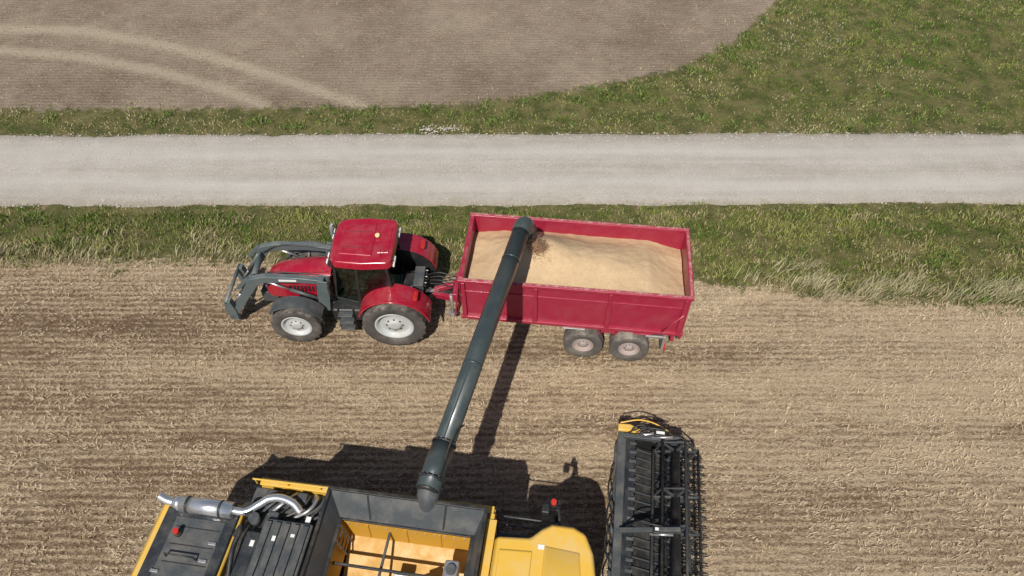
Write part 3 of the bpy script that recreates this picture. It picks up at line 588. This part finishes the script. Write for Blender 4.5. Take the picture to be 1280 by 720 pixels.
beam('tank_cross_bar',(tx0,.3,3.1),(tx1,.3,3.1),.05,.07,BLK,P); beam('tank_cross_bar',(tx0,-.25,2.95),(tx1,-.25,2.95),.05,.07,GRY,P); beam('tank_cross_bar',(-.75,-ty,3.02),(-.75,ty,3.02),.05,.07,GRY,P)
cyl('filling_auger',(-1.3,-.5,2.5),(.15,-.1,3.2),.12,YEL,P); cyl('auger_head',(.1,-.1,3.18),(.32,-.05,3.3),.15,GRY,P)
box('auger_gearbox',(.66,.42,3.15),(.3,.42,.3),STEEL,P,.05); cyl('gear_dome',(.66,.42,3.30),(.66,.42,3.37),.1,GRY,P)
box('sensor_plate',(-.35,.35,2.75),(.3,.1,.25),STEEL,P,.02)
prism('floor_auger_cover',[(-1.55,2.3),(.85,2.3),(.85,2.34),(-1.55,2.34)],-.16,.16,GRY,P,.01)
beam('tank_ladder_rail',(-1.55,.9,2.7),(-1.68,.95,3.4),.03,.03,GRY,P); beam('tank_ladder_rail',(-1.55,.6,2.7),(-1.68,.65,3.4),.03,.03,GRY,P)
for k in range(4): beam('tank_ladder_rung',(-1.57-.03*k,.6,2.75+.17*k),(-1.57-.03*k,.95,2.75+.17*k),.025,.025,GRY,P)
quad('shoulder_far',[(-1.95,1.2,3.2),(1.32,1.2,3.2),(1.32,1.68,3.4),(-1.95,1.68,3.36)],YEL,.03); quad('shoulder_near',[(-1.95,-1.2,3.2),(1.32,-1.2,3.2),(1.32,-1.68,3.4),(-1.95,-1.68,3.36)],YEL,.03)
box('tank_front_bulkhead',(1.3,0,3.1),(.12,3.2,.8),YEL,P,.04)
box('tank_front_cap',(1.32,0,3.5),(.2,2.9,.06),YEL,P,.02)
base=Vector((0.0,1.72,4.0))
inv=Matrix.Rotation(R(8),4,'Z')
tipw=Vector((.27,13.15,4.25)); tip=inv@(tipw-Vector((-1.9,4.45,0)))
dirv=(tip-base).normalized()
cyl('unloading_tube',base+dirv*.2,tip-dirv*.15,.224,TUBEG,P,segs=40)
cyl('tube_base_sleeve',base-dirv*.05,base+dirv*.95,.245,TUBEG,P,segs=40)
for q in(.95,2.9,6.1): cyl('tube_flange',base+dirv*q,base+dirv*(q+.04),.262 if q<1 else .232,BLK if q<1 else TUBEG,P,segs=40)
cyl('tube_flange',base+dirv*.14,base+dirv*.19,.28,BLK,P,segs=40)
side=dirv.cross(Vector((0,0,1))).normalized(); upv=side.cross(dirv).normalized()
for k in range(14):
    a=2*math.pi*k/14; q=base+dirv*.19+(side*math.cos(a)+upv*math.sin(a))*.262; cyl('flange_bolt',q,q+dirv*.025,.014,STEEL,P,segs=6)
    q=base+dirv*.99+(side*math.cos(a)+upv*math.sin(a))*.25; cyl('flange_bolt',q,q+dirv*.02,.012,STEEL,P,segs=6)
cyl('tube_base_cap',base-dirv*.10,base-dirv*.04,.17,BLK,P,.245)
beam('tube_stiffener',base+dirv*1.0+upv*.229,base+dirv*2.85+upv*.224,.03,.02,TUBEG,P)
pipe('turret_elbow',[base+dirv*.1,base+Vector((0,-.12,-.25)),base+Vector((0,-.12,-.9))],.235,GRY,P)
pipe('tube_hose',[base+dirv*.1+side*.2+Vector((0,0,.22)),base+dirv*1.2+side*.19+Vector((0,0,.18)),base+dirv*1.5+side*.26],.02,BLK,P)
sp=[tip-dirv*.2,tip+dirv*.02,tip+dirv*.2+Vector((.02,0,-.12)),tip+dirv*.28+Vector((.05,0,-.38))]
pipe('spout_hood',sp,.24,TUBEG,P,res=10)
cyl('spout_rubber',sp[3]+Vector((0,0,.08)),sp[3]+Vector((.03,.02,-.28)),.252,BLK,P,.23,segs=28)
fw=inv@(Vector((.86,13.50,2.85))-Vector((-1.9,4.45,0))); st=sp[3]+Vector((.05,.0,-.22))
v=[];f=[];segs=14;NR=16
for i in range(NR):
    t=i/(NR-1); c=st.lerp(fw,t); c.z=st.z+(fw.z-st.z)*(t**1.25); rr=.13*(1-t)+.14*t
    for k in range(segs):
        a=2*math.pi*k/segs; r_=rr*random.uniform(.7,1.3); v.append((c.x+r_*math.cos(a),c.y+r_*math.sin(a),c.z+random.uniform(-.03,.03)))
for i in range(NR-1):
    for k in range(segs): f.append((i*segs+k,i*segs+(k+1)%segs,(i+1)*segs+(k+1)%segs,(i+1)*segs+k))
SG=paint('falling_grain',(.30,.18,.105),.9,dust=.3,dcol=(.5,.36,.2))
mk('falling_grain_core',v,f,SG,P)
v=[];f=[]
for i in range(4200):
    t=random.random()**.8; c=st.lerp(fw,t); c.z=st.z+(fw.z-st.z)*(t**1.25); sg=.08+.11*t
    p=c+Vector((random.gauss(0,sg),random.gauss(0,sg),random.gauss(0,.05))); s=random.uniform(.006,.015); b=len(v)
    v+=[p+Vector(q)*s for q in((1,0,-.6),(-.6,.9,-.6),(-.6,-.9,-.6),(0,0,1))]; f+=[(b,b+1,b+2),(b,b+1,b+3),(b+1,b+2,b+3),(b+2,b,b+3)]
mk('falling_grain_kernels',v,f,SG,P)
cb=[(1.45,-.85),(1.45,.85),(2.7,.98),(3.15,.6),(3.28,0),(3.15,-.6),(2.7,-.98)]
ct=[(1.5,-.88),(1.5,.88),(2.75,1.02),(3.2,.62),(3.3,0),(3.2,-.62),(2.75,-1.02)]
plan('cab_floor',cb,1.75,2.0,CABF,P,.02)
n=len(cb)
for i in range(n):
    j=(i+1)%n; a0=Vector((*cb[i],2.0)); b0=Vector((*cb[j],2.0)); a1=Vector((*ct[i],3.5)); b1=Vector((*ct[j],3.5))
    mk('cab_glass_pane',[a0,b0,b1,a1],[(0,1,2,3)],GLS,P)
    if i in(0,1,2,6): beam('cab_pillar',a0,a1,.08,.08,BLK,P)
    beam('cab_sill',a0,b0,.06,.06,BLK,P)
box('driver_seat',(2.1,0,2.35),(.5,.5,.4),SEAT,P,.06); box('driver_seat_back',(1.85,0,2.75),(.14,.5,.6),SEAT,P,.06)
rf=[(1.42,-1.1),(1.42,1.1),(2.1,1.16),(2.3,1.36),(2.5,1.5),(2.95,1.5),(3.2,1.38),(3.38,1.0),(3.46,.5),(3.48,0),(3.46,-.5),(3.38,-1.0),(3.2,-1.38),(2.95,-1.5),(2.5,-1.5),(2.3,-1.36),(2.1,-1.16)]
plan('cab_roof',rf,3.5,3.74,YEL,P,.07,5,.05)
plan('cab_roof_raised',[(1.55,-.82),(1.55,.82),(2.2,.86),(2.2,-.86)],3.735,3.77,YEL,P,.03,3,.05)
plan('cab_roof_front_bulge',[(2.4,-1.0),(2.4,1.0),(3.1,.95),(3.22,0),(3.1,-.95)],3.735,3.78,YEL,P,.035,3,.07)
plan('cab_visor',[(2.6,-1.4),(2.6,1.4),(3.3,1.15),(3.52,0),(3.3,-1.15)],3.42,3.5,BLK,P,.02)
box('roof_label',(2.35,.95,3.745),(.12,.09,.006),WHT,P,0)
for yy in(-1.1,-.7,-.3,.3,.7,1.1): box('cab_work_light',(3.44-.16*abs(yy),yy,3.46),(.08,.2,.1),WHT,P,.02)
for s in(-1,1):
    pipe('mirror_arm',[(2.6,s*1.0,3.3),(2.65,s*1.6,3.42),(2.6,s*1.95,3.4)],.025,BLK,P); box('mirror',(2.6,s*2.0,3.05),(.09,.26,.6),BLK,P,.04)
    cyl('beacon_base',(2.5,s*1.94,3.42),(2.5,s*1.94,3.5),.07,BLK,P); cyl('beacon',(2.5,s*1.94,3.5),(2.5,s*1.94,3.64),.055,BEAC,P)
    box('side_camera',(2.35,s*1.85,3.4),(.16,.2,.16),BLK,P,.03)
box('access_platform',(2.0,1.45,1.9),(1.5,.75,.05),GRY,P,.01); box('access_platform_near',(2.0,-1.45,1.9),(1.3,.6,.05),GRY,P,.01)
for s in(-1,1):
    pipe('platform_rail',[(1.35,s*1.82,1.9),(1.35,s*1.82,2.85),(2.7,s*1.82,2.85),(2.7,s*1.82,1.9)],.02,GRY,P,False); pipe('platform_rail_mid',[(1.35,s*1.82,2.4),(2.7,s*1.82,2.4)],.016,GRY,P,False)
for k in range(5): box('access_step',(2.55,1.95+.05*(4-k),.5+.3*k),(.5,.22,.04),GRY,P,.01)
prism('feeder_house',[(1.6,1.0),(3.95,.35),(3.98,1.15),(2.2,1.95),(1.6,1.95)],-.72,.72,GRY,P,.03)
for s in(-1,1): cyl('feeder_lift_ram',(1.6,s*.85,.8),(3.5,s*.85,.55),.06,GRY,P)

# ---- header (draper table with reel)
H0,H1=-5.2,5.1; HL=H1-H0; HC=(H0+H1)/2
box('header_back_frame_top',(4.02,HC,1.22),(.2,HL,.16),GRY,P,.02); box('header_back_frame_low',(4.0,HC,.42),(.18,HL,.16),GRY,P,.02)
box('header_back_sheet',(4.14,HC,.85),(.03,HL-.05,.7),BLK,P,.005)
for k in range(12): box('header_back_post',(3.98,H0+.2+k*(HL-.4)/11,.82),(.12,.1,.68),GRY,P,.01)
prism('draper_deck',[(4.15,.78),(5.45,.3),(5.45,.24),(4.15,.70)],H0+.1,H1-.1,BLK,P,.0)
sl_=math.degrees(math.atan2(.48,1.3))
for k in range(44):
    yy=H0+.2+k*(HL-.4)/43
    box('belt_cleat',(4.79,yy,.585),(1.3,.03,.035),GRY,P,.006,(0,sl_,0))
box('rear_deck_shield',(4.26,HC,1.08),(.26,HL-.1,.04),GBLK,P,.01,(0,28,0))
multibox('shield_ribs',[((4.30,H0+.25+k*.245,1.10),(.2,.07,.03)) for k in range(41)],GRY,P,.006)
box('cutter_bar',(5.5,HC,.27),(.14,HL-.1,.07),STEEL,P,.01)
v=[];f=[]
def spike(p0,p1,w_):
    p0=Vector(p0);p1=Vector(p1); d=(p1-p0).normalized(); a=d.cross(Vector((0,1,0)) if abs(d.y)<.9 else Vector((1,0,0))).normalized(); b_=d.cross(a); b=len(v)
    for q in((a+b_),(a-b_),(-a-b_),(b_-a)): v.append(p0+q*w_)
    for q in((a+b_),(a-b_),(-a-b_),(b_-a)): v.append(p1+q*w_*.5)
    f.extend([(b,b+1,b+5,b+4),(b+1,b+2,b+6,b+5),(b+2,b+3,b+7,b+6),(b+3,b,b+4,b+7),(b+4,b+5,b+6,b+7)])
for k in range(62): yy=H0+.15+k*(HL-.3)/61; spike((5.5,yy,.28),(5.78,yy,.24),.02)
for k in range(44): yy=H0+.2+k*(HL-.4)/43; spike((5.4,yy,.22),(6.3,yy,.16),.02); spike((5.75,yy,.2),(6.22,yy,.33),.014)
mk('knife_guards_and_lifters',v,f,BLK,P)
rx_,rz_,rr_=5.35,1.22,.54
cyl('reel_tube',(rx_,H0+.35,rz_),(rx_,H1-.35,rz_),.11,BLK,P)
v=[];f=[]
for k in range(6):
    a=R(14+60*k); bx=rx_+rr_*math.cos(a); bz=rz_+rr_*math.sin(a)
    cyl('reel_bat',(bx,H0+.35,bz),(bx,H1-.35,bz),.035,GRY if k%2 else BLK,P,segs=10)
    ny_=64
    for j in range(ny_):
        yy=H0+.4+j*(HL-.8)/(ny_-1); spike((bx,yy,bz),(bx+.12,yy,bz-.30),.013)
mk('reel_tines',v,f,BLK,P)
v=[];f=[]
for yy in(H0+.4,H0+2.2,-1.5,-.1,1.3,2.6,H1-1.6,H1-.4):
    for k in range(6):
        a=R(14+60*k); spike((rx_,yy,rz_),(rx_+rr_*math.cos(a),yy,rz_+rr_*math.sin(a)),.03)
        a2=a+R(60); spike((rx_+rr_*math.cos(a),yy,rz_+rr_*math.sin(a)),(rx_+rr_*math.cos(a2),yy,rz_+rr_*math.sin(a2)),.02)
mk('reel_spiders',v,f,GRY,P)
for yy in(H0+.22,-2.45,2.45,H1-.22):
    beam('reel_arm',(4.05,yy,1.38),(5.35,yy,1.42 if abs(yy)>4 else 1.86),.10,.12,GRY,P)
    cyl('reel_lift_ram',(4.15,yy+.1,1.2),(4.85,yy+.1,1.5),.035,CHR,P); cyl('reel_fore_aft_ram',(4.7,yy-.09,1.62),(5.2,yy-.09,1.75),.03,STEEL,P)
    box('reel_arm_joint',(4.9,yy,1.66),(.3,.2,.16),BLK,P,.03); box('arm_label',(4.9,yy,1.745),(.2,.07,.01),WHT,P,0)
    pipe('reel_hose',[(4.1,yy+.06,1.35),(4.4,yy+.12,1.62),(4.9,yy+.08,1.75),(5.2,yy+.1,1.6)],.016,BLK,P)
for s,yy in((1,H1),(-1,H0)):
    prism('crop_divider',[(3.95,.25),(5.5,.18),(6.2,.14),(5.9,.36),(5.4,.7),(4.6,.95),(3.98,1.02)],yy-.02,yy+.06,BLK,P,.015)
    prism('end_cover',[(3.9,1.02),(4.35,1.0),(4.5,1.2),(4.2,1.38),(3.9,1.36)],yy-.06,yy+.14,YEL,P,.04)
    pipe('divider_rod',[(3.95,yy+.12,1.42),(4.5,yy+.24,1.45),(5.1,yy+.2,1.2),(5.5,yy+.1,.8)],.018,YEL,P)
    pipe('divider_tube',[(5.0,yy+.06,.8),(5.5,yy+.12,.85),(6.2,yy+.02,.25)],.02,BLK,P)
    cyl('reel_drive_cover',(rx_,yy-.12*s-.04,rz_),(rx_,yy-.12*s+.04,rz_),.22,GRY,P)
    box('end_drive_box',(4.35,yy+.12,.7),(.5,.16,.45),BLK,P,.03)
    for i in range(5): pipe('end_hose',[(4.1+.1*i,yy-.05,1.25),(4.5+.12*i,yy+.1,1.45-.05*i),(4.9+.12*i,yy-.02,1.3-.1*i)],.016,BLK,P)
for k in range(4): pipe('header_hose',[(3.9,1.2+.5*k,1.3),(3.75,1.4+.7*k,1.25),(3.85,2.0+.7*k,1.1)],.02,BLK,P)
print('done')
